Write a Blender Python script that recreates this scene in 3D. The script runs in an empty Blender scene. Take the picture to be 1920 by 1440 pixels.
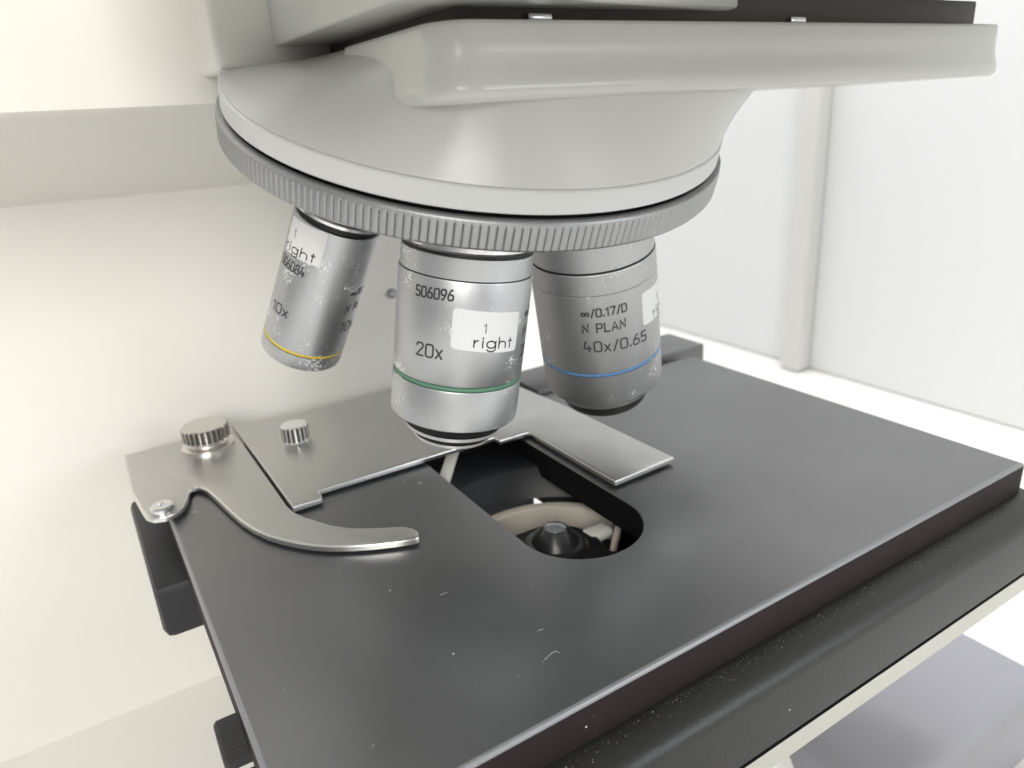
import bpy, bmesh, math, random
from mathutils import Vector, Matrix
from mathutils.geometry import tessellate_polygon
random.seed(7)
S = 0.001                                  # the scene is modelled in millimetres and stored in metres
sc = bpy.context.scene
COL = sc.collection

# ------------------------------------------------------------------ camera
CAMZ = 80.0
d1 = Vector((0.84726615, 0.22917855, -0.47918396))
d2 = Vector((-0.52799272, 0.26487342, -0.80688646))
up = Vector((-0.05799797, 0.93665322, 0.34542289))
cam = bpy.data.cameras.new('camera')
cam.sensor_width = 36.0
cam.lens = 25.8746
cam.clip_start = 0.005
cam.clip_end = 20.0
cam_o = bpy.data.objects.new('camera', cam)
COL.objects.link(cam_o)
cam_o.matrix_world = Matrix.Translation((0, 0, CAMZ*S)) @ Matrix((d1, d2, up)).to_4x4()
cam.dof.use_dof = True
cam.dof.focus_distance = 0.126
cam.dof.aperture_fstop = 24.0
cam.dof.aperture_blades = 0
sc.camera = cam_o
sc.view_settings.view_transform = 'Standard'
sc.view_settings.look = 'None'
sc.view_settings.exposure = 0.0
sc.view_settings.gamma = 1.0
sc.render.engine = 'CYCLES'
sc.cycles.use_denoising = True
sc.cycles.max_bounces = 8
sc.cycles.sample_clamp_indirect = 6.0

# ------------------------------------------------------------------ light: a bright room round the instrument
world = bpy.data.worlds.new('World')
sc.world = world
world.use_nodes = True
nt = world.node_tree
nt.nodes.clear()
wo = nt.nodes.new('ShaderNodeOutputWorld'); bg = nt.nodes.new('ShaderNodeBackground')
tc = nt.nodes.new('ShaderNodeTexCoord'); sp = nt.nodes.new('ShaderNodeSeparateXYZ')
rp = nt.nodes.new('ShaderNodeValToRGB'); mr = nt.nodes.new('ShaderNodeMapRange')
mr.inputs['From Min'].default_value = -1; mr.inputs['From Max'].default_value = 1
nt.links.new(tc.outputs['Generated'], sp.inputs[0]); nt.links.new(sp.outputs['Z'], mr.inputs['Value'])
nt.links.new(mr.outputs[0], rp.inputs[0]); nt.links.new(rp.outputs[0], bg.inputs[0]); nt.links.new(bg.outputs[0], wo.inputs[0])
els = rp.color_ramp.elements
els[0].position = 0.0; els[0].color = (.12, .118, .115, 1)
els[1].position = 1.0; els[1].color = (.74, .76, .79, 1)
for pos, c in ((.42, (.20, .20, .195, 1)), (.52, (.44, .445, .45, 1)), (.68, (.60, .61, .62, 1))):
    e = els.new(pos); e.color = c
# the side the photographer stands on is darker than the rest of the room
fy = nt.nodes.new('ShaderNodeMapRange'); fy.inputs['From Min'].default_value = -.9; fy.inputs['From Max'].default_value = .1
fy.inputs['To Min'].default_value = .22; fy.inputs['To Max'].default_value = .74
nt.links.new(sp.outputs['Y'], fy.inputs['Value']); nt.links.new(fy.outputs[0], bg.inputs[1])

def area(name, loc, target, size, sizey, power, color=(1, 1, 1)):
    l = bpy.data.lights.new(name, 'AREA'); l.shape = 'RECTANGLE'; l.size = size*S; l.size_y = sizey*S
    l.energy = power; l.color = color
    o = bpy.data.objects.new(name, l); COL.objects.link(o)
    o.location = Vector(loc)*S
    o.rotation_euler = (Vector(target)-Vector(loc)).to_track_quat('-Z', 'Y').to_euler()
    return o
area('fill_light', (620, -560, 235), (80, 110, 50), 700, 300, 4.7, (.92, .97, 1))  # added low front-right light reaching the collar under the overhead box
area('fill_light', (-260, -430, 380), (30, 215, -40), 300, 500, 5.4, (1, .975, .925))  # added left-front light to brighten the stand
area('fill_light', (270, 330, 880), (330, 300, -100), 420, 420, 11.3, (.99, .99, 1))  # added high light to brighten the right wall

# ------------------------------------------------------------------ materials
def mat(name, color, rough=.5, metal=0., ior=1.5, coat=0., bump=0., bscale=800., var=0., vscale=60., rvar=0., aniso=0., spec=None, sheen=None):
    m = bpy.data.materials.new(name); m.use_nodes = True
    n = m.node_tree; b = n.nodes['Principled BSDF']
    b.inputs['Base Color'].default_value = (*color, 1); b.inputs['Roughness'].default_value = rough
    b.inputs['Metallic'].default_value = metal; b.inputs['IOR'].default_value = ior
    b.inputs['Coat Weight'].default_value = coat; b.inputs['Coat Roughness'].default_value = .12
    if aniso:
        b.inputs['Anisotropic'].default_value = aniso
        t = n.nodes.new('ShaderNodeTangent'); t.direction_type = 'RADIAL'; t.axis = 'Z'
        n.links.new(t.outputs[0], b.inputs['Tangent'])
    tc = n.nodes.new('ShaderNodeTexCoord')
    if var or rvar:
        ns = n.nodes.new('ShaderNodeTexNoise'); ns.inputs['Scale'].default_value = vscale; ns.inputs['Detail'].default_value = 5
        n.links.new(tc.outputs['Object'], ns.inputs['Vector'])
        if var:
            mx = n.nodes.new('ShaderNodeMix'); mx.data_type = 'RGBA'
            mx.inputs['A'].default_value = (*[c*(1-var) for c in color], 1)
            mx.inputs['B'].default_value = (*[min(1, c*(1+var)) for c in color], 1)
            n.links.new(ns.outputs['Fac'], mx.inputs['Factor']); n.links.new(mx.outputs['Result'], b.inputs['Base Color'])
        if rvar:
            r = n.nodes.new('ShaderNodeMapRange'); r.inputs['From Min'].default_value = .3; r.inputs['From Max'].default_value = .7
            r.inputs['To Min'].default_value = rough-rvar; r.inputs['To Max'].default_value = rough+rvar
            n.links.new(ns.outputs['Fac'], r.inputs['Value']); n.links.new(r.outputs[0], b.inputs['Roughness'])
    if bump:
        nb = n.nodes.new('ShaderNodeTexNoise'); nb.inputs['Scale'].default_value = bscale; nb.inputs['Detail'].default_value = 3
        n.links.new(tc.outputs['Object'], nb.inputs['Vector'])
        bp = n.nodes.new('ShaderNodeBump'); bp.inputs['Strength'].default_value = bump; bp.inputs['Distance'].default_value = .0002
        n.links.new(nb.outputs['Fac'], bp.inputs['Height']); n.links.new(bp.outputs[0], b.inputs['Normal'])
    return m

def satin_metal(name, color, rough, dots):
    """Machined chrome: fine turning lines round the axis and small white spots of corrosion."""
    m = mat(name, color, rough, 1.0, aniso=.4)
    n = m.node_tree; L = n.links; b = n.nodes['Principled BSDF']
    tc = n.nodes.new('ShaderNodeTexCoord')
    mp = n.nodes.new('ShaderNodeMapping'); mp.inputs['Scale'].default_value = (60, 60, 9000)
    L.new(tc.outputs['Object'], mp.inputs[0])
    ln = n.nodes.new('ShaderNodeTexNoise'); ln.inputs['Scale'].default_value = 1; ln.inputs['Detail'].default_value = 4
    L.new(mp.outputs[0], ln.inputs['Vector'])
    bp = n.nodes.new('ShaderNodeBump'); bp.inputs['Strength'].default_value = .22; bp.inputs['Distance'].default_value = .00005
    fr_ = n.nodes.new('ShaderNodeTexNoise'); fr_.inputs['Scale'].default_value = 4200; fr_.inputs['Detail'].default_value = 2
    L.new(tc.outputs['Object'], fr_.inputs['Vector'])
    ad = n.nodes.new('ShaderNodeMath'); ad.operation = 'ADD'; L.new(ln.outputs['Fac'], ad.inputs[0]); L.new(fr_.outputs['Fac'], ad.inputs[1])
    L.new(ad.outputs[0], bp.inputs['Height']); L.new(bp.outputs[0], b.inputs['Normal'])
    # spots
    sp1 = n.nodes.new('ShaderNodeTexNoise'); sp1.inputs['Scale'].default_value = 2300; sp1.inputs['Detail'].default_value = 2; sp1.inputs['Distortion'].default_value = .4
    L.new(tc.outputs['Object'], sp1.inputs['Vector'])
    sp2 = n.nodes.new('ShaderNodeTexNoise'); sp2.inputs['Scale'].default_value = 130; sp2.inputs['Detail'].default_value = 3
    L.new(tc.outputs['Object'], sp2.inputs['Vector'])
    a = n.nodes.new('ShaderNodeMapRange'); a.inputs['From Min'].default_value = .42; a.inputs['From Max'].default_value = .68
    a.inputs['To Min'].default_value = .80; a.inputs['To Max'].default_value = .80-dots
    L.new(sp2.outputs['Fac'], a.inputs['Value'])
    g = n.nodes.new('ShaderNodeMath'); g.operation = 'SUBTRACT'; L.new(sp1.outputs['Fac'], g.inputs[0]); L.new(a.outputs[0], g.inputs[1])
    k = n.nodes.new('ShaderNodeMapRange'); k.inputs['From Min'].default_value = 0; k.inputs['From Max'].default_value = .03
    L.new(g.outputs[0], k.inputs['Value'])
    mx = n.nodes.new('ShaderNodeMix'); mx.data_type = 'RGBA'; mx.inputs['A'].default_value = (*color, 1); mx.inputs['B'].default_value = (.86, .87, .88, 1)
    L.new(k.outputs[0], mx.inputs['Factor']); L.new(mx.outputs['Result'], b.inputs['Base Color'])
    r = n.nodes.new('ShaderNodeMapRange'); r.inputs['To Min'].default_value = rough; r.inputs['To Max'].default_value = .75
    L.new(k.outputs[0], r.inputs['Value']); L.new(r.outputs[0], b.inputs['Roughness'])
    me = n.nodes.new('ShaderNodeMapRange'); me.inputs['To Min'].default_value = 1; me.inputs['To Max'].default_value = .15
    L.new(k.outputs[0], me.inputs['Value']); L.new(me.outputs[0], b.inputs['Metallic'])
    return m

M = dict(
    enamel=mat('white enamel', (.57, .57, .545), .22, bump=.02, bscale=900, var=.03, vscale=25),
    collar=mat('pale grey enamel', (.60, .605, .60), .38, coat=.1, var=.02, vscale=25),
    cream=mat('cream painted casting', (.76, .745, .70), .42, coat=.15, var=.03, vscale=12),
    turret=mat('grey anodised aluminium', (.36, .365, .375), .42, .85, var=.06, vscale=300),
    chrome=satin_metal('satin chrome', (.54, .55, .565), .41, .28),
    chrome_dull=satin_metal('dull satin chrome', (.50, .505, .515), .48, .24),
    chrome_plain=mat('bright chrome', (.72, .72, .72), .18, 1.0),
    black=mat('black lacquer', (.008, .008, .009), .5),
    groove=mat('dark groove', (.02, .02, .02), .6),
    rubber=mat('black rubber', (.03, .03, .03), .7, bump=.3, bscale=2500),
    ink=mat('engraved ink', (.045, .045, .048), .6),
    print_=mat('printed ink', (.012, .012, .012), .5),
    sticker=mat('white paper label', (.76, .765, .765), .5),
    green=mat('green enamel line', (.10, .23, .155), .45),
    blue=mat('blue enamel line', (.13, .29, .56), .45),
    yellow=mat('yellow enamel line', (.72, .56, .08), .4),
    steel=mat('brushed steel sheet', (.56, .555, .545), .42, .95, bump=.08, bscale=900, var=.09, vscale=90, rvar=.07),
    steel_edge=mat('ground steel edge', (.72, .71, .69), .28, 1.0),
    brass=mat('nickel plated knob', (.68, .65, .62), .32, 1.0),
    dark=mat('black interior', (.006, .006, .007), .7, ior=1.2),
    interior=mat('dark grey casting', (.010, .011, .014), .5),
    beige=mat('beige plastic ring', (.72, .66, .58), .4, var=.1),
    white=mat('white plastic', (.85, .84, .78), .35),
    pinkish=mat('pale bronze screw', (.55, .47, .40), .35, .4),
    maroon=mat('anodised dark side', (.016, .010, .011), .6, bump=.08, bscale=600, var=.15, vscale=120, ior=1.28),
    lower=mat('black crackle paint', (.012, .012, .012), .38, bump=.35, bscale=1700, ior=1.5),
    trim=mat('grey green paint', (.42, .42, .38), .4, var=.08),
    rail=mat('grey anodised rail', (.10, .10, .105), .4, .3, ior=2.0),
    edge=mat('painted edge highlight', (.25, .255, .27), .36, .4),  # stage edge highlight put into the colour as a lighter tone
    condenser=mat('satin black condenser', (.022, .022, .024), .28),
    base_grey=mat('grey violet base tone', (.24, .24, .265), .5),
    ground=mat('ground bright steel', (.80, .80, .79), .33, .6),
    knurl=mat('darkened knurl groove', (.13, .12, .11), .5, .5),  # groove shade put into the colour so the ridges stand out
    lens=mat('coated glass', (.16, .17, .18), .12, ior=1.9),
    seam=mat('shadow gap', (.10, .095, .085), .6),
    gap=mat('grey inner wall', (.075, .068, .06), .6),
    table=mat('cream worktop', (.66, .652, .625), .5, var=.03, vscale=8),
    wall=mat('white wall', (.79, .80, .80), .7, var=.015, vscale=6),
    walltrim=mat('grey trunking', (.66, .655, .64), .6),
    dust=mat('white dust', (.50, .50, .49), .8),
)

def stage_material():
    m = mat('matt black anodised stage', (.018, .021, .026), .36, ior=2.7)
    n = m.node_tree; L = n.links; b = n.nodes['Principled BSDF']
    tc = n.nodes.new('ShaderNodeTexCoord')
    ns = n.nodes.new('ShaderNodeTexNoise'); ns.inputs['Scale'].default_value = 38; ns.inputs['Detail'].default_value = 8; ns.inputs['Roughness'].default_value = .62
    L.new(tc.outputs['Object'], ns.inputs['Vector'])
    r = n.nodes.new('ShaderNodeMapRange'); r.inputs['From Min'].default_value = .35; r.inputs['From Max'].default_value = .7
    r.inputs['To Min'].default_value = .34; r.inputs['To Max'].default_value = .42
    L.new(ns.outputs['Fac'], r.inputs['Value']); L.new(r.outputs[0], b.inputs['Roughness'])
    # rubbed, slightly paler wear and fine dusty scuffs
    n2 = n.nodes.new('ShaderNodeTexNoise'); n2.inputs['Scale'].default_value = 30; n2.inputs['Detail'].default_value = 6
    L.new(tc.outputs['Object'], n2.inputs['Vector'])
    mp = n.nodes.new('ShaderNodeMapping'); mp.inputs['Scale'].default_value = (900, 260, 900); mp.inputs['Rotation'].default_value = (0, 0, .6)
    L.new(tc.outputs['Object'], mp.inputs[0])
    n3 = n.nodes.new('ShaderNodeTexNoise'); n3.inputs['Scale'].default_value = 1.6; n3.inputs['Detail'].default_value = 3
    L.new(mp.outputs[0], n3.inputs['Vector'])
    t = n.nodes.new('ShaderNodeMapRange'); t.inputs['From Min'].default_value = .66; t.inputs['From Max'].default_value = .74
    L.new(n3.outputs['Fac'], t.inputs['Value'])
    w = n.nodes.new('ShaderNodeMapRange'); w.inputs['From Min'].default_value = .5; w.inputs['From Max'].default_value = .72
    L.new(n2.outputs['Fac'], w.inputs['Value'])
    mu = n.nodes.new('ShaderNodeMath'); mu.operation = 'MULTIPLY'; L.new(t.outputs[0], mu.inputs[0]); L.new(w.outputs[0], mu.inputs[1])
    mx = n.nodes.new('ShaderNodeMix'); mx.data_type = 'RGBA'
    mx.inputs['A'].default_value = (.018, .021, .026, 1); mx.inputs['B'].default_value = (.12, .12, .12, 1)
    sc_ = n.nodes.new('ShaderNodeMath'); sc_.operation = 'MULTIPLY'; sc_.inputs[1].default_value = .22; L.new(mu.outputs[0], sc_.inputs[0])
    L.new(sc_.outputs[0], mx.inputs['Factor']); L.new(mx.outputs['Result'], b.inputs['Base Color'])
    nb = n.nodes.new('ShaderNodeTexNoise'); nb.inputs['Scale'].default_value = 2200; nb.inputs['Detail'].default_value = 2
    L.new(tc.outputs['Object'], nb.inputs['Vector'])
    bp = n.nodes.new('ShaderNodeBump'); bp.inputs['Strength'].default_value = .06; bp.inputs['Distance'].default_value = .0001
    L.new(nb.outputs['Fac'], bp.inputs['Height']); L.new(bp.outputs[0], b.inputs['Normal'])
    return m
M['stage'] = stage_material()

# ------------------------------------------------------------------ helpers
def link(name, verts, faces, mats, parent=None, idx=None, smooth=True, sharp=32, matrix=None, label=None):
    me = bpy.data.meshes.new(name)
    me.from_pydata([(v[0]*S, v[1]*S, v[2]*S) for v in verts], [], faces)
    mats = mats if isinstance(mats, (list, tuple)) else [mats]
    for m in mats: me.materials.append(m)
    if idx:
        for p, i in zip(me.polygons, idx): p.material_index = i
    me.validate(); me.update()
    bm = bmesh.new(); bm.from_mesh(me); bmesh.ops.recalc_face_normals(bm, faces=bm.faces); bm.to_mesh(me); bm.free()
    if smooth:
        for p in me.polygons: p.use_smooth = True
        me.set_sharp_from_angle(angle=math.radians(sharp))
    o = bpy.data.objects.new(name, me); COL.objects.link(o)
    if parent: o.parent = parent
    if matrix is not None: o.matrix_basis = matrix
    if label: o['label'] = label
    return o

class Mesh:
    """Collects several closed shapes that belong to one part."""
    def __init__(s): s.v = []; s.f = []; s.i = []
    def add(s, v, f, i=0):
        o = len(s.v); s.v += [tuple(p) for p in v]
        for k, q in enumerate(f):
            s.f.append([a+o for a in q]); s.i.append(i[k] if isinstance(i, list) else i)
    def build(s, name, mats, parent=None, **k): return link(name, s.v, s.f, mats, parent, s.i, **k)

def lathe(profile, n=160, mats=None, frame=None, close=True):
    """profile: (z, r) pairs; mats: one index per segment. Returns verts, faces, indices."""
    v = []; f = []; i = []
    for z, r in profile:
        for k in range(n):
            a = 2*math.pi*k/n; v.append(Vector((r*math.cos(a), r*math.sin(a), z)))
    for j in range(len(profile)-1):
        for k in range(n):
            k2 = (k+1) % n
            f.append([j*n+k, j*n+k2, (j+1)*n+k2, (j+1)*n+k]); i.append(mats[j] if mats else 0)
    if close:
        f.append(list(range(n))); i.append(mats[0] if mats else 0)
        f.append([(len(profile)-1)*n+k for k in range(n)]); i.append(mats[-1] if mats else 0)
    if frame is not None: v = [frame @ p for p in v]
    return v, f, i

def offset_poly(p, d):
    """Moves a counter-clockwise outline inwards by d (outwards when d < 0)."""
    out = []; n = len(p)
    for k in range(n):
        a, b, c = Vector(p[k-1]), Vector(p[k]), Vector(p[(k+1) % n])
        e1 = (b-a).normalized(); e2 = (c-b).normalized()
        n1 = Vector((-e1.y, e1.x)); n2 = Vector((-e2.y, e2.x))
        m = n1+n2
        m = m/max(.35, m.dot(n1)) if m.length > 1e-6 else n1
        out.append((b.x+m.x*d, b.y+m.y*d))
    return out
def area2(p): return sum(p[k-1][0]*p[k][1]-p[k][0]*p[k-1][1] for k in range(len(p)))
def slab(outline, z1, z0, ch=.4, holes=(), hch=.2, edge=1, round_=2):
    """A plate between z0 and z1 with rounded top edges; edge = material index of the rounded edge."""
    v = []; f = []; i = []
    def loopset(poly, c, sign):
        if area2(poly) < 0: poly = poly[::-1]
        st = []
        for k in range(round_+1):
            a = math.pi/2*k/round_
            st.append((offset_poly(poly, sign*c*(1-math.sin(a))), z1-c*(1-math.cos(a))))
        st.append((poly, z0))
        base = len(v)
        for pl, z in st:
            for q in pl: v.append((q[0], q[1], z))
        n = len(poly)
        for r in range(len(st)-1):
            for k in range(n):
                k2 = (k+1) % n
                q = [base+r*n+k, base+r*n+k2, base+(r+1)*n+k2, base+(r+1)*n+k]
                f.append(q); i.append(edge if r < round_ else 2)
        return base, n, len(st)
    sets = [loopset(list(outline), ch, 1)]+[loopset(list(h), hch, -1) for h in holes]
    for row in (0, -1):
        polys = []; ids = []
        for base, n, m in sets:
            r = 0 if row == 0 else m-1
            idl = [base+r*n+k for k in range(n)]
            polys.append([Vector(v[q]) for q in idl]); ids += idl
        for t in tessellate_polygon(polys):
            f.append([ids[q] for q in t]); i.append(0)
    return v, f, i
def rbox(x0, x1, y0, y1, z0, z1, r=1.0, n=3):
    """Box with all edges rounded."""
    bm = bmesh.new(); bmesh.ops.create_cube(bm, size=1)
    for q in bm.verts: q.co = Vector((x0 if q.co.x < 0 else x1, y0 if q.co.y < 0 else y1, z0 if q.co.z < 0 else z1))
    if r > 0: bmesh.ops.bevel(bm, geom=list(bm.edges), offset=r, segments=n, profile=.5, affect='EDGES', clamp_overlap=True)
    bm.verts.index_update()
    v = [q.co.copy() for q in bm.verts]; f = [[q.index for q in p.verts] for p in bm.faces]; bm.free()
    return v, f
def one(name, vf, m, parent=None, **k): return link(name, vf[0], vf[1], m, parent, vf[2] if len(vf) > 2 else None, **k)
def frame(p, z, x=None):
    z = Vector(z).normalized()
    x = Vector(x) if x is not None else z.orthogonal()
    x = (x-x.dot(z)*z).normalized(); y = z.cross(x)
    m = Matrix((x, y, z)).transposed().to_4x4(); m.translation = Vector(p); return m
def bar(p, q, r, n=20, r2=None, cap=.15):
    p, q = Vector(p), Vector(q); L = (q-p).length; r2 = r if r2 is None else r2
    return lathe([(0, r-cap), (cap, r), (L-cap, r2), (L, r2-cap)], n, None, frame(p, q-p))
def knurled(r, h, teeth, depth, base=(0, 0, 0), z=(0, 0, 1), ch=.35):
    """Knurled thumb wheel."""
    v = []; f = []; n = teeth*4
    rows = [(0, r-ch, 0), (ch, r, 1), (h-ch, r, 1), (h, r-ch*1.1, 0)]
    for zz, rr, kn in rows:
        for k in range(n):
            a = 2*math.pi*k/n; q = rr-(depth if kn and k % 4 in (0, 1) else 0)
            v.append(Vector((q*math.cos(a), q*math.sin(a), zz)))
    for j in range(len(rows)-1):
        for k in range(n):
            k2 = (k+1) % n; f.append([j*n+k, j*n+k2, (j+1)*n+k2, (j+1)*n+k])
    f.append(list(range(n))); f.append([3*n+k for k in range(n)])
    m = frame(base, z); return [m @ q for q in v], f

# ------------------------------------------------------------------ stroke lettering
ENG = {
 '0': (.6, [[(.12, 0), (.48, 0), (.6, .12), (.6, .88), (.48, 1), (.12, 1), (0, .88), (0, .12), 'c']]),
 '1': (.3, [[(.0, .78), (.24, 1), (.24, 0)]]),
 '2': (.58, [[(0, .78), (.02, .9), (.14, 1), (.44, 1), (.56, .9), (.56, .68), (.0, .0), (.6, 0)]]),
 '4': (.62, [[(.2, 1), (.02, .3), (.62, .3)], [(.44, .55), (.44, 0)]]),
 '5': (.58, [[(.54, 1), (.04, 1), (.02, .55), (.44, .55), (.57, .43), (.57, .12), (.45, 0), (.12, 0), (0, .1)]]),
 '6': (.58, [[(.46, 1), (.3, .98), (.04, .5), (0, .35), (0, .12), (.12, 0), (.45, 0), (.57, .12), (.57, .42), (.45, .54), (.06, .54)]]),
 '7': (.56, [[(0, 1), (.57, 1), (.2, 0)]]),
 '8': (.58, [[(.13, 0), (.45, 0), (.57, .12), (.57, .42), (.45, .54), (.13, .54), (.0, .42), (0, .12), 'c'], [(.11, .56), (.06, .66), (.06, .9), (.16, 1), (.42, 1), (.52, .9), (.52, .66), (.47, .56)]]),
 '9': (.58, [[(.11, 0), (.27, .02), (.53, .5), (.57, .65), (.57, .88), (.45, 1), (.12, 1), (0, .88), (0, .58), (.12, .46), (.51, .46)]]),
 'x': (.5, [[(0, 0), (.46, .7)], [(0, .7), (.46, 0)]]),
 '/': (.36, [[(0, -.06), (.36, 1.02)]]),
 '.': (.08, [[(.04, 0), (.04, .13)]]),
 'N': (.58, [[(0, 0), (0, 1), (.56, 0), (.56, 1)]]),
 'P': (.56, [[(0, 0), (0, 1), (.44, 1), (.56, .88), (.56, .58), (.44, .46), (.04, .46)]]),
 'L': (.5, [[(0, 1), (0, 0), (.52, 0)]]),
 'A': (.62, [[(0, 0), (.31, 1), (.62, 0)], [(.12, .3), (.5, .3)]]),
 'D': (.6, [[(0, 0), (.46, 0), (.6, .14), (.6, .86), (.46, 1), (0, 1), 'c']]),
 'i8': (.95, [[(.47, .36), (.33, .18), (.13, .18), (0, .36), (.13, .56), (.33, .56), (.61, .18), (.81, .18), (.94, .36), (.81, .56), (.61, .56), (.5, .41)]]),
 ' ': (.35, []),
}
def arc(cx, cy, rx, ry, a0, a1, n=14):
    return [(cx+rx*math.cos(math.radians(a0+(a1-a0)*k/n)), cy+ry*math.sin(math.radians(a0+(a1-a0)*k/n))) for k in range(n+1)]
# geometric sans for the printed stickers, x-height 1
SANS = {
 'r': (.55, [[(0, 0), (0, 1)], [(0, .55)]+arc(.5, .48, .48, .5, 168, 95, 8)]),
 'i': (.12, [[(.05, 0), (.05, 1)], [(.05, 1.28), (.05, 1.44)]]),
 'g': (1.15, [arc(.55, .5, .55, .5, 0, 360, 28)[:-1]+['c'], [(1.12, 1), (1.12, -.1)]+arc(.58, -.12, .54, .38, 0, -160, 14)]),
 'h': (1.0, [[(0, 0), (0, 1.55)], [(0, .5)]+arc(.48, .52, .46, .46, 180, 0, 14)+[(.94, 0)]]),
 't': (.5, [[(.22, 1.4), (.22, 0)], [(0, 1), (.5, 1)]]),
 '1': (.4, [[(0, 1.1), (.3, 1.45), (.3, 0)]]),
}
def stroke(pts, w):
    """Strip of half-width w/2 along a polyline, mitred; returns quads of 2-D points."""
    closed = pts[-1] == 'c'
    if closed: pts = pts[:-1]
    P = [Vector(p) for p in pts]; n = len(P)
    if not closed:
        P[0] = P[0]-(P[1]-P[0]).normalized()*w*.4; P[-1] = P[-1]+(P[-1]-P[-2]).normalized()*w*.4
    L = []; R = []
    for k in range(n):
        if closed: e1 = (P[k]-P[k-1]).normalized(); e2 = (P[(k+1) % n]-P[k]).normalized()
        else:
            e1 = (P[k]-P[k-1]).normalized() if k > 0 else (P[1]-P[0]).normalized()
            e2 = (P[k+1]-P[k]).normalized() if k < n-1 else e1
        n1 = Vector((-e1.y, e1.x)); n2 = Vector((-e2.y, e2.x)); m = n1+n2
        m = m/max(.45, m.dot(n1)) if m.length > 1e-3 else n1
        L.append(P[k]+m*w/2); R.append(P[k]-m*w/2)
    q = []
    for k in range(n if closed else n-1):
        k2 = (k+1) % n; q.append((L[k], L[k2], R[k2], R[k]))
    return q
def text(mesh, font, glyphs, R, th0, s0, h, w, mi, th1=None, slope=0., lift=.03, gap=.26, weight=1.):
    """Writes glyphs round a cylinder. th0/th1: start/end in degrees; s0: baseline; h: cap height (mm)."""
    adv = []; x = 0
    for g in glyphs: adv.append(x); x += font[g][0]+gap
    total = x-gap
    kx = 1.0 if th1 is None else math.radians(th1-th0)*R/(total*h)
    for gi, g in enumerate(glyphs):
        for si, st in enumerate(font[g][1]):
            closed = st[-1] == 'c'
            pl = [((adv[gi]+p[0])*h*kx, p[1]*h) for p in st if p != 'c']
            # subdivide long pieces so they follow the barrel
            fine = []
            m = len(pl)
            for k in range(m if closed else m-1):
                a, b = Vector(pl[k]), Vector(pl[(k+1) % m]); c = max(1, int(abs(b.x-a.x)/.35))
                for j in range(c): fine.append(tuple(a.lerp(b, j/c)))
            if not closed: fine.append(pl[-1])
            for q in stroke(fine+(['c'] if closed else []), w):
                vv = []
                for p in q:
                    th = math.radians(th0)+p.x/R; s = s0-p.y+slope*p.x
                    rr = R+lift+.004*si
                    vv.append((rr*math.cos(th), -rr*math.sin(th), s))
                mesh.add(vv, [[0, 1, 2, 3]], mi)
def patch(mesh, R, th0, th1, s0, s1, skew, mi, cr=.6, lift=.06):
    """Rounded rectangular label wrapped round the barrel."""
    rows = [0, .03, .08, .15, .3, .5, .7, .85, .92, .97, 1]; H = s1-s0; n = 30; v = []; f = []
    for t in rows:
        y = t*H; e = min(y, H-y); ins = cr-math.sqrt(max(0, cr*cr-(cr-e)**2)) if e < cr else 0
        da = ins/R
        for k in range(n+1):
            u = k/n; a = math.radians(th0)+da+(math.radians(th1-th0)-2*da)*u
            s = s0+y+skew*((a-math.radians(th0))/math.radians(th1-th0))
            v.append(((R+lift)*math.cos(a), -(R+lift)*math.sin(a), s))
    top = len(v)
    for j in range(len(rows)-1):
        for k in range(n):
            f.append([j*(n+1)+k, j*(n+1)+k+1, (j+1)*(n+1)+k+1, (j+1)*(n+1)+k])
    # thin paper edge
    ring = list(range(n+1))+[j*(n+1)+n for j in range(1, len(rows))]+[(len(rows)-1)*(n+1)+k for k in range(n-1, -1, -1)]+[j*(n+1) for j in range(len(rows)-2, 0, -1)]
    base = len(v)
    for q in ring:
        p = v[q]; k = (R-.02)/(R+lift); v.append((p[0]*k, p[1]*k, p[2]))
    for k in range(len(ring)):
        k2 = (k+1) % len(ring); f.append([ring[k], ring[k2], base+k2, base+k])
    mesh.add(v, f, mi)

# ------------------------------------------------------------------ the microscope
scope = bpy.data.objects.new('microscope', None); COL.objects.link(scope)
scope['label'] = 'white and black laboratory microscope with three chrome objectives above a black stage'
scope['category'] = 'microscope'
BASEZ = -112.0
scope.location = (77*S, 200*S, BASEZ*S)
PM = Matrix.Translation((-77*S, -200*S, -BASEZ*S))     # parts are modelled in scene coordinates
def part(o):
    mb = o.matrix_basis.copy(); o.parent = scope; o.matrix_basis = PM @ mb; return o

# --- stand and base
Cn = Vector((76.46, 135.78, 80.41))
b = Mesh(); b.add(*rbox(-120, 112, 216, 330, BASEZ, 120, 7, 4))
# the arm leans forward above the stand: a smooth casting
prof = [(232, 60), (215.4, 66.0), (214.2, 67), (168, 83.8), (166.4, 84.3), (165.3, 85.2), (165, 86.6), (165, 140), (232, 140)]
v = [(-120, y, z) for y, z in prof]+[(112, y, z) for y, z in prof]; n_ = len(prof)
b.add(v, [list(range(n_)), [n_+k for k in range(n_)]]+[[k, (k+1) % n_, n_+(k+1) % n_, n_+k] for k in range(n_)])
b.add(*rbox(31.5, 112, 150, 232, 90, 139, 1.2, 3))
stand = part(b.build('stand', M['cream']))
scr = one('screw', lathe([(0, 1.5), (1.2, 1.5), (1.8, 1.0)], 24, None, frame((86, 216.2, 28.6), (0, -1, 0))), M['turret']); scr.parent = stand
base = part(one('base', rbox(-160, 150, 92, 330, BASEZ, -84, 10, 4), M['cream']))

part(one('base_grey_block', rbox(136, 215, 66, 175, BASEZ, -80, 6, 3), M['base_grey']))  # added grey box standing in for the grey part of the base

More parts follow.
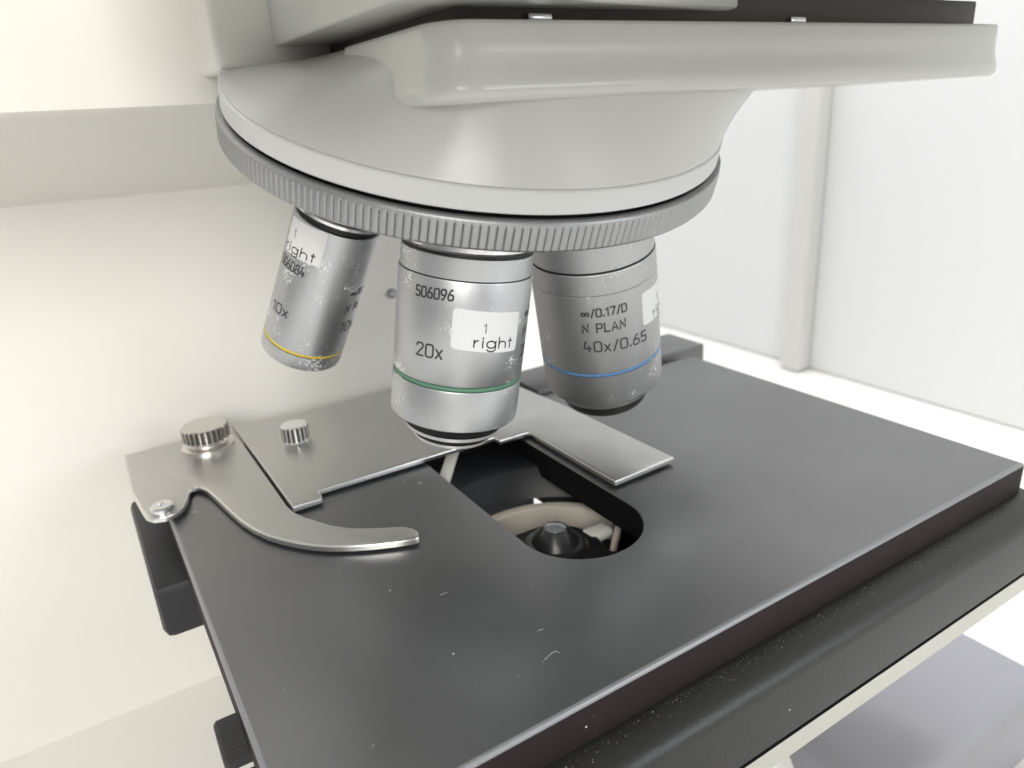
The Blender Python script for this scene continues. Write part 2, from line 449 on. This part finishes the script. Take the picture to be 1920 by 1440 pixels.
# --- head casting: collar circle (tilted 20 degrees) blended up into the rectangular head
nn = Vector((-.0075, -.3443, .9388)).normalized(); aa = Vector((1, 0, .008)).normalized(); bb = nn.cross(aa)
TZ = 91.8
def rrect(x0, x1, y0, y1, r, ang):
    """Point of a rounded rectangle in direction ang from its centre-ish pole (76.5, 134)."""
    cx, cy = 76.5, 134.0; dx, dy = math.cos(ang), math.sin(ang)
    lo, hi = 0, 200
    for _ in range(30):
        t = (lo+hi)/2; x = cx+dx*t; y = cy+dy*t
        qx = max(x0+r-x, x-(x1-r)); qy = max(y0+r-y, y-(y1-r))
        inside = math.hypot(max(qx, 0), max(qy, 0)) <= r and qx <= r and qy <= r
        if inside: lo = t
        else: hi = t
    return cx+dx*lo, cy+dy*lo
N = 192; rows = 14; v = []; f = []
for j in range(rows+1):
    t = j/rows
    for k in range(N):
        a = 2*math.pi*k/N
        c = Cn+nn*4.75+(aa*math.cos(a)+bb*math.sin(a))*47.35
        x, y = rrect(49.2, 133, 94.8, 230, 16, a)
        tx = t; tz = t**1.08
        z0_ = TZ-.5-math.log1p(math.exp((TZ-.5-c.z)*1.2))/1.2*1.0 if c.z > TZ-6 else c.z
        v.append((c.x+(x-c.x)*tx, c.y+(y-c.y)*tx, z0_+(TZ-z0_)*tz))
for j in range(rows):
    for k in range(N):
        k2 = (k+1) % N; f.append([j*N+k, j*N+k2, (j+1)*N+k2, (j+1)*N+k])
f.append([rows*N+k for k in range(N)]); f.append(list(range(N)))
head = part(link('head_casting', v, f, M['enamel'], sharp=40))
# lip-edged housing across the front of the head, its face leaning back under the lip
def rounded(x0, x1, y0, y1, r):
    q = []
    for cx, cy, a0 in ((x1-r, y1-r, 0), (x0+r, y1-r, 90), (x0+r, y0+r, 180), (x1-r, y0+r, 270)):
        q += [(cx+r*math.cos(math.radians(a0+9*k)), cy+r*math.sin(math.radians(a0+9*k))) for k in range(11)]
    return q
out = rounded(46.4, 186, 91.2, 133, 7)
rows_ = [(2.0, 81.5), (1.0, 81.55), (.35, 81.9), (.05, 82.5), (0, 83.2), (.12, 84), (.3, 84.8), (.55, 85.7), (.75, 86.8), (.8, 88), (.8, 91.0), (1.1, 91.65), (3, TZ+.1)]
v = []; f = []; k_ = len(out)
for o_, z_ in rows_: v += [(x, y, z_) for x, y in offset_poly(out, o_)]
for j in range(len(rows_)-1):
    for k in range(k_): f.append([j*k_+k, j*k_+(k+1) % k_, (j+1)*k_+(k+1) % k_, (j+1)*k_+k])
f += [list(range(k_)), [(len(rows_)-1)*k_+k for k in range(k_)]]
blk = link('slider_housing', v, f, M['enamel'], head, sharp=60)
neck = part(one('neck', rbox(53, 183, 98.5, 225, TZ-1, 97, .5, 2), M['gap']))
for x in (64.5, 121): one('bright_spot', rbox(x, x+4.2, 97.6, 98.4, TZ+.35, TZ+1.5, .3, 2), M['chrome_plain'], neck)  # small chrome blocks added for the bright spots in the gap
poly = [(42.3, 70), (58, 88), (74, 92.2), (98, 96.8), (146, 105), (190, 110), (190, 300), (42.3, 300)]
vv, ff, ii = slab([(x, y) for x, y in poly], -94.0, -150, .9, edge=0, round_=5)
part(one('tube_head', ([(x, y, -z) for x, y, z in vv], ff), M['enamel'], sharp=40))

part(one('unseen_shade_block', rbox(5, 200, -20, 130, 99, 200, 10, 5), M['enamel']))  # unseen box added overhead to keep light off the head front

# --- nosepiece
NF = frame(Cn, nn, aa)
part(one('nosepiece_collar', lathe([(.62, 47.0), (.75, 47.55), (.95, 47.7), (4.25, 47.62), (4.5, 47.45), (4.62, 47.2), (4.7, 46.9)], 240, None, NF), M['collar']))
part(one('shadow_gap', lathe([(-.3, 46.6), (.7, 46.6)], 200, None, NF), M['dark']))
teeth = 240; n = teeth*8; v = []; f = []
lev = [(0.0, 47.2, 0), (-.02, 48.2, 0), (-.25, 48.55, 0), (-.75, 48.62, 0), (-.95, 48.66, .5), (-1.15, 48.7, 1), (-4.6, 48.7, 1), (-4.66, 48.6, .4), (-4.72, 48.45, 0), (-5.05, 48.35, 0), (-5.3, 47.6, 0)]
shape = [0, .8, .97, 1, 1, 1, .97, .8]      # groove, then a rounded rib
for z, r, kn in lev:
    for k in range(n):
        a = 2*math.pi*(k+0.25*z)/n*1.0
        rr = r-(.34*kn)*(1-shape[k % 8])
        v.append(NF @ Vector((rr*math.cos(a), rr*math.sin(a), z)))
for j in range(len(lev)-1):
    for k in range(n):
        k2 = (k+1) % n; f.append([j*n+k, j*n+k2, (j+1)*n+k2, (j+1)*n+k])
ring = part(link('nosepiece_ring', v, f, M['turret'], sharp=50))
o = one('turret_plate', lathe([(-5.3, 47.65), (-5.6, 46.5), (-7.2, 44), (-12.4, 24), (-16, 8), (-16.5, 2)], 160, None, NF), M['turret']); o.parent = ring

# --- objectives
def objective(P, d, prof, R, label, paint, writing):
    """prof: (s, r, material) along the optical axis; the three sub-parts are the collar, the painted line and the nose."""
    P = Vector(P); d = Vector(d).normalized()
    u = Vector((0, 0, CAMZ))-P; u = (u-u.dot(d)*d).normalized()
    fr = frame(P, d, u); fr.translation = P*S
    body, collar, line, nose = prof
    m = Mesh(); vv, ff, ii = lathe([(s, r) for s, r, _ in body], 200, [k for _, _, k in body[:-1]]); m.add(vv, ff, ii)
    eng, lab = writing
    for w in eng: text(m, ENG, w[0], w[1], w[2], w[3], w[4], .34, 2, th1=w[5], slope=w[6] if len(w) > 6 else 0)
    o = m.build('objective', [M[paint[0]], M['groove'], M['ink']], sharp=25, matrix=fr, label=label)
    part(o)
    def sub(name, pr, mats):
        q = link(name, *lathe([(s, r) for s, r, _ in pr], 160, [k for _, _, k in pr[:-1]])[:2], mats, None, [k for _, _, k in pr[:-1] for _i in range(160)]+[pr[0][2], pr[-2][2]], sharp=25)
        q.parent = o; return q
    sub('mounting_collar', collar, [M['chrome_plain'], M['black'], M[paint[0]]])
    sub('colour_band', line, [M[paint[1]]])
    sub('nose_cone', nose, [M['black'], M['ground'], M[paint[0]], M['lens']])
    st = Mesh()
    th0, th1, s0, s1, skew, t1, tr = lab
    patch(st, R, th0, th1, s0, s1, skew, 0)
    text(st, SANS, ['1'], R, t1[0], t1[1], 1.15, .2, 1, lift=.09)
    text(st, SANS, list('right'), R, tr[0], tr[1], 1.3, .26, 1, th1=tr[2], slope=skew/(math.radians(th1-th0)*R), lift=.09, gap=.42)
    q = st.build('sticker', [M['sticker'], M['print_']], smooth=True, sharp=50); q.parent = o
    return o

I8 = 'i8'
# 20x
objective((64.721, 119.335, 64.70), (-.1289, .1065, -.9860), (
    [(7.1, 12.1, 0), (7.2, 12.22, 0), (10.9, 12.25, 1), (10.98, 12.1, 1), (11.08, 12.1, 0), (11.12, 12.42, 0), (11.3, 12.5, 0), (30.25, 12.5, 0), (30.45, 12.42, 1), (30.5, 12.2, 1), (31.45, 12.2, 0), (31.5, 12.42, 0), (31.7, 12.5, 0), (39.3, 12.5, 0), (39.55, 12.3, 0), (39.6, 11.9, 0), (39.7, 11.5, 0)],
    [(1.0, 11.6, 0), (6.3, 11.6, 0), (6.5, 11.9, 0), (6.55, 12.0, 1), (7.05, 12.1, 1), (7.1, 11.5, 1)],
    [(30.6, 12.2, 0), (30.75, 12.36, 0), (31.15, 12.36, 0), (31.4, 12.2, 0)],
    [(39.58, 11.85, 0), (42.2, 9.4, 0), (42.22, 9.6, 1), (42.95, 9.45, 1), (43.0, 9.1, 0), (44.5, 7.75, 0), (44.52, 7.85, 1), (45.1, 7.75, 1), (45.3, 7.4, 0), (45.3, 4.2, 3), (45.0, 3.9, 3), (45.2, 1.0, 3)]),
    12.5, '20x objective with a green line and a white sticker, nearest the camera', ('chrome', 'green'),
    ([(list('506096'), 12.5, -41.5, 14.85, 1.78, -8, -.05), (list('20x'), 12.5, -37, 25.6, 2.35, -13.3, -.04),
      ([I8]+list('/0.17/A'), 12.5, 66.5, 18.3, 1.5, None), (list('N PLAN'), 12.5, 66.5, 21.9, 1.75, None), (list('20x/0.40'), 12.5, 66.5, 26.0, 2.1, None)],
     (-7.2, 54.6, 15.6, 23.05, 1.05, (19.0, 19.95), (11.6, 22.55, 47.7))))
# 40x
objective((92.393, 121.984, 65.893), (.1900, .1372, -.9721), (
    [(5.5, 12.9, 0), (5.7, 13.05, 0), (13.7, 13.1, 1), (13.8, 12.9, 1), (14.1, 12.9, 0), (14.15, 13.25, 0), (14.35, 13.35, 0), (18.6, 13.4, 1), (18.75, 13.3, 0), (18.85, 13.3, 0), (19.0, 13.42, 0), (37.0, 13.45, 1), (37.05, 13.3, 1), (37.85, 13.3, 0), (37.9, 13.45, 0), (45.0, 13.45, 0), (45.4, 13.25, 0), (47.9, 11.1, 0), (48.0, 10.7, 0)],
    [(1.0, 11.9, 0), (4.6, 11.9, 0), (4.8, 12.6, 2), (5.5, 12.7, 2), (5.6, 12.2, 2)],
    [(37.1, 13.3, 0), (37.2, 13.46, 0), (37.62, 13.46, 0), (37.8, 13.3, 0)],
    [(47.95, 10.95, 0), (50.9, 9.5, 0), (51.4, 8.9, 0), (51.3, 4.0, 3), (50.7, 3.5, 3), (50.8, 1.0, 3)]),
    13.42, '40x objective with blue line, duller grey chrome, right of the other two objectives', ('chrome_dull', 'blue'),
    ([([I8]+list('/0.17/D'), 13.43, -14.2, 23.25, 1.75, 26.0), (list('N PLAN'), 13.44, -14.2, 26.85, 1.95, 24), (list('40x/0.65'), 13.45, -14.8, 31.25, 2.3, 46, .05)],
     (43.2, 101, 20.9, 28.5, .7, (69.5, 25.3), (59.5, 28.0, 95))))
# 10x
objective((53.052, 143.427, 73.445), (-.2635, .3829, -.8854), (
    [(12.9, 8.5, 0), (13.05, 8.8, 0), (13.2, 8.85, 0), (41.5, 8.85, 1), (41.55, 8.7, 1), (42.3, 8.7, 0), (42.35, 8.83, 0), (44.9, 8.83, 0), (45.6, 8.6, 0), (45.95, 8.1, 0), (46.0, 6.8, 0)],
    [(1.0, 9.2, 0), (10.2, 9.2, 0), (10.6, 9.8, 0), (11.2, 9.8, 0), (11.4, 9.3, 1), (11.5, 8.25, 1), (12.9, 8.3, 1), (13.0, 8.2, 1)],
    [(41.6, 8.7, 0), (41.68, 8.87, 0), (42.02, 8.87, 0), (42.2, 8.7, 0)],
    [(45.9, 6.9, 1), (46.0, 6.7, 0), (45.6, 4.0, 0), (45.5, 3.9, 3), (45.5, .8, 3)]),
    8.85, 'slim tilted 10x objective with yellow line, farthest left under the knurled ring', ('chrome', 'yellow'),
    ([(list('506084'), 8.85, -70, 24.6, 1.95, -22.5, -.06), (list('10x'), 8.85, -62, 35.1, 2.15, -30, -.1),
      ([I8]+list('/0.17/A'), 8.85, 48.5, 26.4, 1.45, None), (list('N PLAN'), 8.85, 47.5, 30.5, 1.8, None), (list('10x/0.25'), 8.85, 49, 35.5, 2.4, None)],
     (-70.5, -6.2, 14.0, 21.5, -.95, (-54.5, 17.5), (-67.5, 20.95, -14.5))))

# --- stage
slot = [(64.8, 190), (64.8, 107.6)]
for k in range(1, 40):
    a = math.pi+math.pi*k/40; slot.append((77.95+13.15*math.cos(a), 107.8+13.3*math.sin(a)))
slot += [(91.1, 107.6), (91.1, 190)]
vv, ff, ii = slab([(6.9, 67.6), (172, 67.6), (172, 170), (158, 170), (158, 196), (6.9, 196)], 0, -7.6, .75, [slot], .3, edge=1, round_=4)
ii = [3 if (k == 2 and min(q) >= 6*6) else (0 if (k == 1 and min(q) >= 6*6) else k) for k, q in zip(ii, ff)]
rb = random.Random(11)
for _ in range(22):                                  # blistered paint towards the front right
    bx, by = (rb.uniform(91, 97), rb.uniform(73, 77)) if _ < 8 else (rb.uniform(93, 108), rb.uniform(76, 91))
    ra, rb_, an = rb.uniform(.25, .8), rb.uniform(.12, .3), rb.uniform(0, 3.1); o0 = len(vv)
    for q, h_ in ((1, -.004), (.75, .012), (.3, .02)):
        for k in range(12):
            t = 2*math.pi*k/12; ex, ey = ra*q*math.cos(t), rb_*q*math.sin(t)
            vv.append((bx+ex*math.cos(an)-ey*math.sin(an), by+ex*math.sin(an)+ey*math.cos(an), h_))
    for j in range(2):
        for k in range(12): ff.append([o0+j*12+k, o0+j*12+(k+1) % 12, o0+(j+1)*12+(k+1) % 12, o0+(j+1)*12+k]); ii.append(0)
    ff.append([o0+24+k for k in range(12)]); ii.append(0)
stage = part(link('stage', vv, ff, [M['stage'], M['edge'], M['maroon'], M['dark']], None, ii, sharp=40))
o = one('rear_rail', rbox(112, 181, 173.5, 191, -6, 1.5, .5, 2), M['rail'])
o.parent = stage
# lower carriage under the front edge: black crackle casting with a pale trim strip
pf = [(69, -7.7), (66.9, -7.9), (63.6, -8.7), (61.9, -9.9), (61.3, -12), (60.6, -22.0), (61.0, -22.2), (61.0, -22.6), (60.5, -22.8), (60.9, -28.0), (62.5, -28.7), (100, -29), (100, -7.7)]
b = Mesh(); x0, x1 = 12, 175; k_ = len(pf)
b.add([(x0, y, z) for y, z in pf]+[(x1, y, z) for y, z in pf], [[k, (k+1) % k_, k_+(k+1) % k_, k_+k] for k in range(k_)]+[list(range(k_)), [k_+k for k in range(k_)]],
      [0, 0, 0, 0, 0, 1, 1, 1, 2, 2, 1, 1, 0, 0, 0])
part(b.build('stage_carriage', [M['lower'], M['dark'], M['trim']], sharp=60))
# black casting round the slot underneath
b = Mesh()
b.add(*rbox(12, 62, 101, 168, -34, -7.8, 2, 2)); b.add(*rbox(104, 170, 101, 196, -30, -7.8, 2, 2)); b.add(*rbox(58, 108, 172, 200, -46, -.5, 1, 2)); b.add(*rbox(.2, 63.5, 150, 198, -21, -7.9, 2, 2)); b.add(*rbox(3.5, 13, 72, 98, -22, -12.5, 1, 2))
part(b.build('under_stage_casting', M['interior']))

# --- specimen holder: fixed plate with an arm, and the curved spring finger
Z1, Z0 = 2.0, .75
plate_pts = [(30.3, 148.0), (36.9, 148.1), (37.3, 149.2), (37.3, 152.3), (68.9, 152.2), (84.0, 152.0), (84.0, 149.2), (92.8, 149.2), (92.8, 114.1), (111.2, 114.9), (110.6, 158), (109, 178.6), (109, 197), (76, 201.6), (29.9, 205.5)]
holder = part(link('specimen_holder', *[q for q in slab(plate_pts, Z1, Z0, .45, edge=1, round_=3)][:2], [M['steel'], M['steel_edge'], M['steel_edge']], None, slab(plate_pts, Z1, Z0, .45, edge=1, round_=3)[2], sharp=35))
fing = [(29.5, 149.6), (29.9, 146.2), (31.2, 142.2), (34.7, 135.5), (37.5, 132.0), (40.6, 129.6), (44, 127.3), (46.6, 125.8), (47.9, 124.0), (48.3, 122.0), (47.5, 120.0), (46.4, 119.9), (43, 121.2), (39.1, 123.0), (35.4, 125.1), (31.9, 127.5), (29.3, 129.9), (27.0, 132.6), (24.6, 136.1), (22.5, 139.8), (20.8, 144.4), (19.4, 149.6), (18.2, 156.6), (17.1, 164), (16.2, 169), (15.2, 171.9), (14.0, 172.8), (13.0, 171.9), (12.3, 169.6), (11.6, 167), (10.4, 164.2), (8.6, 162.3), (6.2, 161.6), (3.8, 162.6), (2.6, 164.8), (2.2, 168), (1.2, 180), (2, 204), (29.5, 205)]
fv = slab(fing, Z1-.05, Z0-.05, .4, edge=1, round_=3)
clamp = link('clamp_arm', fv[0], fv[1], [M['steel'], M['steel_edge'], M['steel_edge']], None, fv[2], sharp=35); clamp.parent = holder
sv = lathe([(1.6, 2.6), (3.0, 2.6), (3.4, 2.2), (3.4, .9), (3.0, .8), (3.0, .1)], 40, None, Matrix.Translation((6.3, 165.0, 0)))
o = one('pivot_screw', sv, M['chrome_plain']); o.parent = holder
for (x, y, r, h, z, tm, nm) in ((21.6, 195.6, 5.9, 4.0, 4.0, 26, 'thumb_screw'), (41.6, 183.5, 3.55, 4.6, 2.1, 18, 'thumb_screw')):
    b = Mesh(); kv = knurled(r, h, tm, .8, (x, y, z)); b.add(kv[0], kv[1], [1 if (tm*4 <= q < tm*8 and q % 4 in (3, 0, 1)) else 0 for q in range(len(kv[1]))])
    if z > 3: b.add(*lathe([(1.9, 6.6), (2.7, 6.6), (3.2, 5.2), (4.05, 4.6)], 60, None, Matrix.Translation((x, y, 0)))[:2])
    o = b.build(nm, [M['brass'] if z > 3 else M['ground'], M['knurl']], sharp=30); o.parent = holder

# --- condenser under the slot
AX, AY = 77.9, 116.6
cond = part(one('condenser', lathe([(-24, 16), (-15.2, 16), (-15.0, 15.7), (-14.8, 11), (-11.6, 10.8), (-11.2, 10.4), (-10.6, 7.6), (-9.5, 6.9), (-8.9, 6.6), (-8.8, 6.2), (-8.9, 5.3), (-8.6, 5.05), (-8.2, 4.8), (-5.6, 2.75), (-5.4, 2.5)], 90, None, Matrix.Translation((AX, AY, 0))), M['condenser'], sharp=25))
o = one('top_lens', lathe([(-5.5, 2.5), (-5.35, 2.4), (-5.0, 1.5), (-4.9, .3)], 60, None, Matrix.Translation((AX, AY, 0))), M['lens']); o.parent = cond
T = Matrix.Translation((AX, AY, 0))
v = []; f = []; pr_ = [(-20, 20.6), (-12.7, 20.9), (-12.4, 21.5), (-12.8, 24.0), (-20, 24.0)]
for j, (z, r) in enumerate(pr_):
    for k in range(81):
        a = math.radians(14+2.3*k); v.append(T @ Vector((r*math.cos(a), r*math.sin(a), z)))
for j in range(4):
    for k in range(80): f.append([j*81+k, j*81+k+1, (j+1)*81+k+1, (j+1)*81+k])
f += [[j*81 for j in range(5)], [j*81+80 for j in range(5)]]
o = link('holder_ring', v, f, M['beige'], cond, sharp=40)
v, f, _ = lathe([(-12.4, 26), (-5.6, 29.6), (-5.2, 30.2), (-5.4, 45), (-12.4, 45)], 140, None, T, close=False)
part(link('condenser_carrier', v, f, M['interior'], sharp=40))
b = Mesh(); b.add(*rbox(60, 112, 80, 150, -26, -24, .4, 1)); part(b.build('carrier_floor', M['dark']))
b = Mesh(); b.add(*rbox(86.5, 93.6, 115.2, 119.8, -13.4, -10.8, 1.1, 3)); o = b.build('filter_lever', M['white']); o.parent = cond
b = Mesh(); b.add(*bar((93.2, 113.5, -9.5), (89.3, 111.0, -13.5), .85, 16)); b.add(*bar((89.3, 111.0, -13.4), (87.0, 107.2, -15.5), .8, 16)); o = b.build('centring_screw', M['pinkish']); o.parent = cond
b = Mesh(); b.add(*lathe([(-16, 2.6), (-13.4, 2.6), (-13.0, 2.2), (-12.8, 1.0)], 30, None, Matrix.Translation((88.0, 110.2, 0)))); o = b.build('screw_head', M['interior']); o.parent = cond
b = Mesh(); b.add(*bar((86.6, 111.8, -11.9), (79.2, 99.4, -11.6), .32, 10)); o = b.build('spring_wire', M['steel']); o.parent = cond
b = Mesh()
p0, p1 = Vector((67.6, 149.9, -5.0)), Vector((77.5, 161.5, -1.5)); ax_ = (p1-p0)
fr = frame(p0, ax_, Vector((.85, -.53, 0)))
bx = rbox(-1.5, 1.5, -.6, .6, -4, ax_.length+3, .3, 2)
b.add([fr @ q for q in bx[0]], bx[1])
part(b.build('condenser_lever', M['white']))

# --- drive knob on the left side of the stage
knob = part(link('stage_drive_knob', *knurled(3.9, 5.4, 44, .22, (3.3, 100.6, -9.2), (1, 0, 0), .5), M['rubber'], sharp=25))
o = one('knob_shaft', lathe([(0, 2.6), (.3, 3.0), (5, 3.0)], 30, None, frame((8.7, 100.6, -9.2), (1, 0, 0))), M['turret']); o.parent = knob

# ------------------------------------------------------------------ setting
def tag(o, label=None, cat=None, kind=None):
    if label: o['label'] = label
    if cat: o['category'] = cat
    if kind: o['kind'] = kind
    return o
t = one('table', ([(-1500, -900, BASEZ-.5), (1500, -900, BASEZ-.5), (1500, 1500, BASEZ-.5), (-1500, 1500, BASEZ-.5)], [[0, 1, 2, 3]]), M['table'], smooth=False); tag(t, kind='structure')
b = Mesh(); b.add(*rbox(455, 480, -400, 1200, BASEZ-.4, 900, 2, 2)); b.add(*rbox(-1200, 480, 900, 930, BASEZ-.4, 900, 2, 2))
w = b.build('wall', M['wall']); tag(w, kind='structure')
tr = one('cable_trunking', rbox(440, 454.9, 329, 346, BASEZ-.4, 600, 3, 3), M['walltrim']); tag(tr, 'soft grey vertical trunking on the white wall at the right', 'trunking')

# dust on the stage
def dust():
    m = Mesh(); R = random.Random(3)
    sp = [(38.3, 87.9, .21), (38.1, 89, .1), (36.67, 109.64, .2), (36.45, 111.6, .09), (49.6, 78.4, .16), (48.8, 78.1, .12), (12.25, 163.6, .3), (56.1, 147.1, .28), (59.2, 144.3, .28), (13.5, 96, .12), (31, 121, .12)]
    for _ in range(230):
        x = R.uniform(9, 165); y = 69+(R.random()**1.3)*95
        if 63 < x < 93 and y > 92: continue
        sp.append((x, y, R.choice((.03, .035, .04, .05, .07))))
    for _ in range(120): sp.append((R.gauss(80, 8), R.gauss(86, 3.2), R.choice((.02, .025, .03, .035))))
    sp = [q for q in sp if not (63.5 < q[0] < 92.5 and q[1] > 93.2)]
    for x, y, r in sp:
        k = 8; v = []
        for j in range(k):
            a = 2*math.pi*j/k; q = r*R.uniform(.7, 1.15); v.append((x+q*math.cos(a)*1.2, y+q*math.sin(a), .012))
        v.append((x, y, .012+r*.5)); m.add(v, [[j, (j+1) % k, k] for j in range(k)])
    def fibre(pts, w=.05, z=.02):
        for q in stroke(pts, w):
            m.add([(p.x, p.y, z) for p in q]+[(p.x, p.y, z+.04) for p in q], [[4, 5, 6, 7], [0, 1, 5, 4], [1, 2, 6, 5], [2, 3, 7, 6], [3, 0, 4, 7]])
    fibre([(50.0, 78.5), (51.0, 78.9), (51.7, 78.9), (52.1, 78.3)], .06)
    fibre([(52, 84.5), (52.6, 84.6), (53.1, 84.4)], .06)
    fibre([(43.5, 103), (44.2, 102.8), (45, 102.9)], .06)
    for _ in range(4):
        x = R.uniform(12, 150); y = R.uniform(70, 92); a = R.uniform(0, 6.28); l = R.uniform(.25, .5)
        fibre([(x, y), (x+l*math.cos(a), y+l*math.sin(a)), (x+l*1.6*math.cos(a+.5), y+l*1.6*math.sin(a+.5))], .04)
    # dust on the dark front face and on the ledge below it
    for _ in range(900):
        x = R.uniform(25, 160); s_ = R.random()
        if s_ < .06: y, z = 67.5, R.uniform(-7.4, -1.2)
        else:
            t = R.random()**1.6*.8; y = 66.8-3.6*t; z = -7.8-1.9*t*t
        r = R.choice((.015, .018, .02, .022, .028, .035, .045, .06))*(1 if R.random() < .9 else 1.4)
        if s_ < .06: r *= .6
        v = [(x+r, y, z), (x, y+r*.6, z+r), (x-r, y, z), (x, y-r*.6, z-r), (x, y-r, z+r*.4)]
        m.add(v, [[0, 1, 4], [1, 2, 4], [2, 3, 4], [3, 0, 4], [0, 3, 2, 1]])
    for x, y, z, r in ((49, 67.5, -4.3, .22), (86.5, 60.9, -17, .25)):
        v = [(x+r, y-.05, z), (x, y-.05, z+r), (x-r, y-.05, z), (x, y-.05, z-r), (x, y-.05-r*.5, z)]
        m.add(v, [[0, 1, 4], [1, 2, 4], [2, 3, 4], [3, 0, 4]])
    return m.build('dust', M['dust'])
d = dust(); tag(d, kind='stuff')
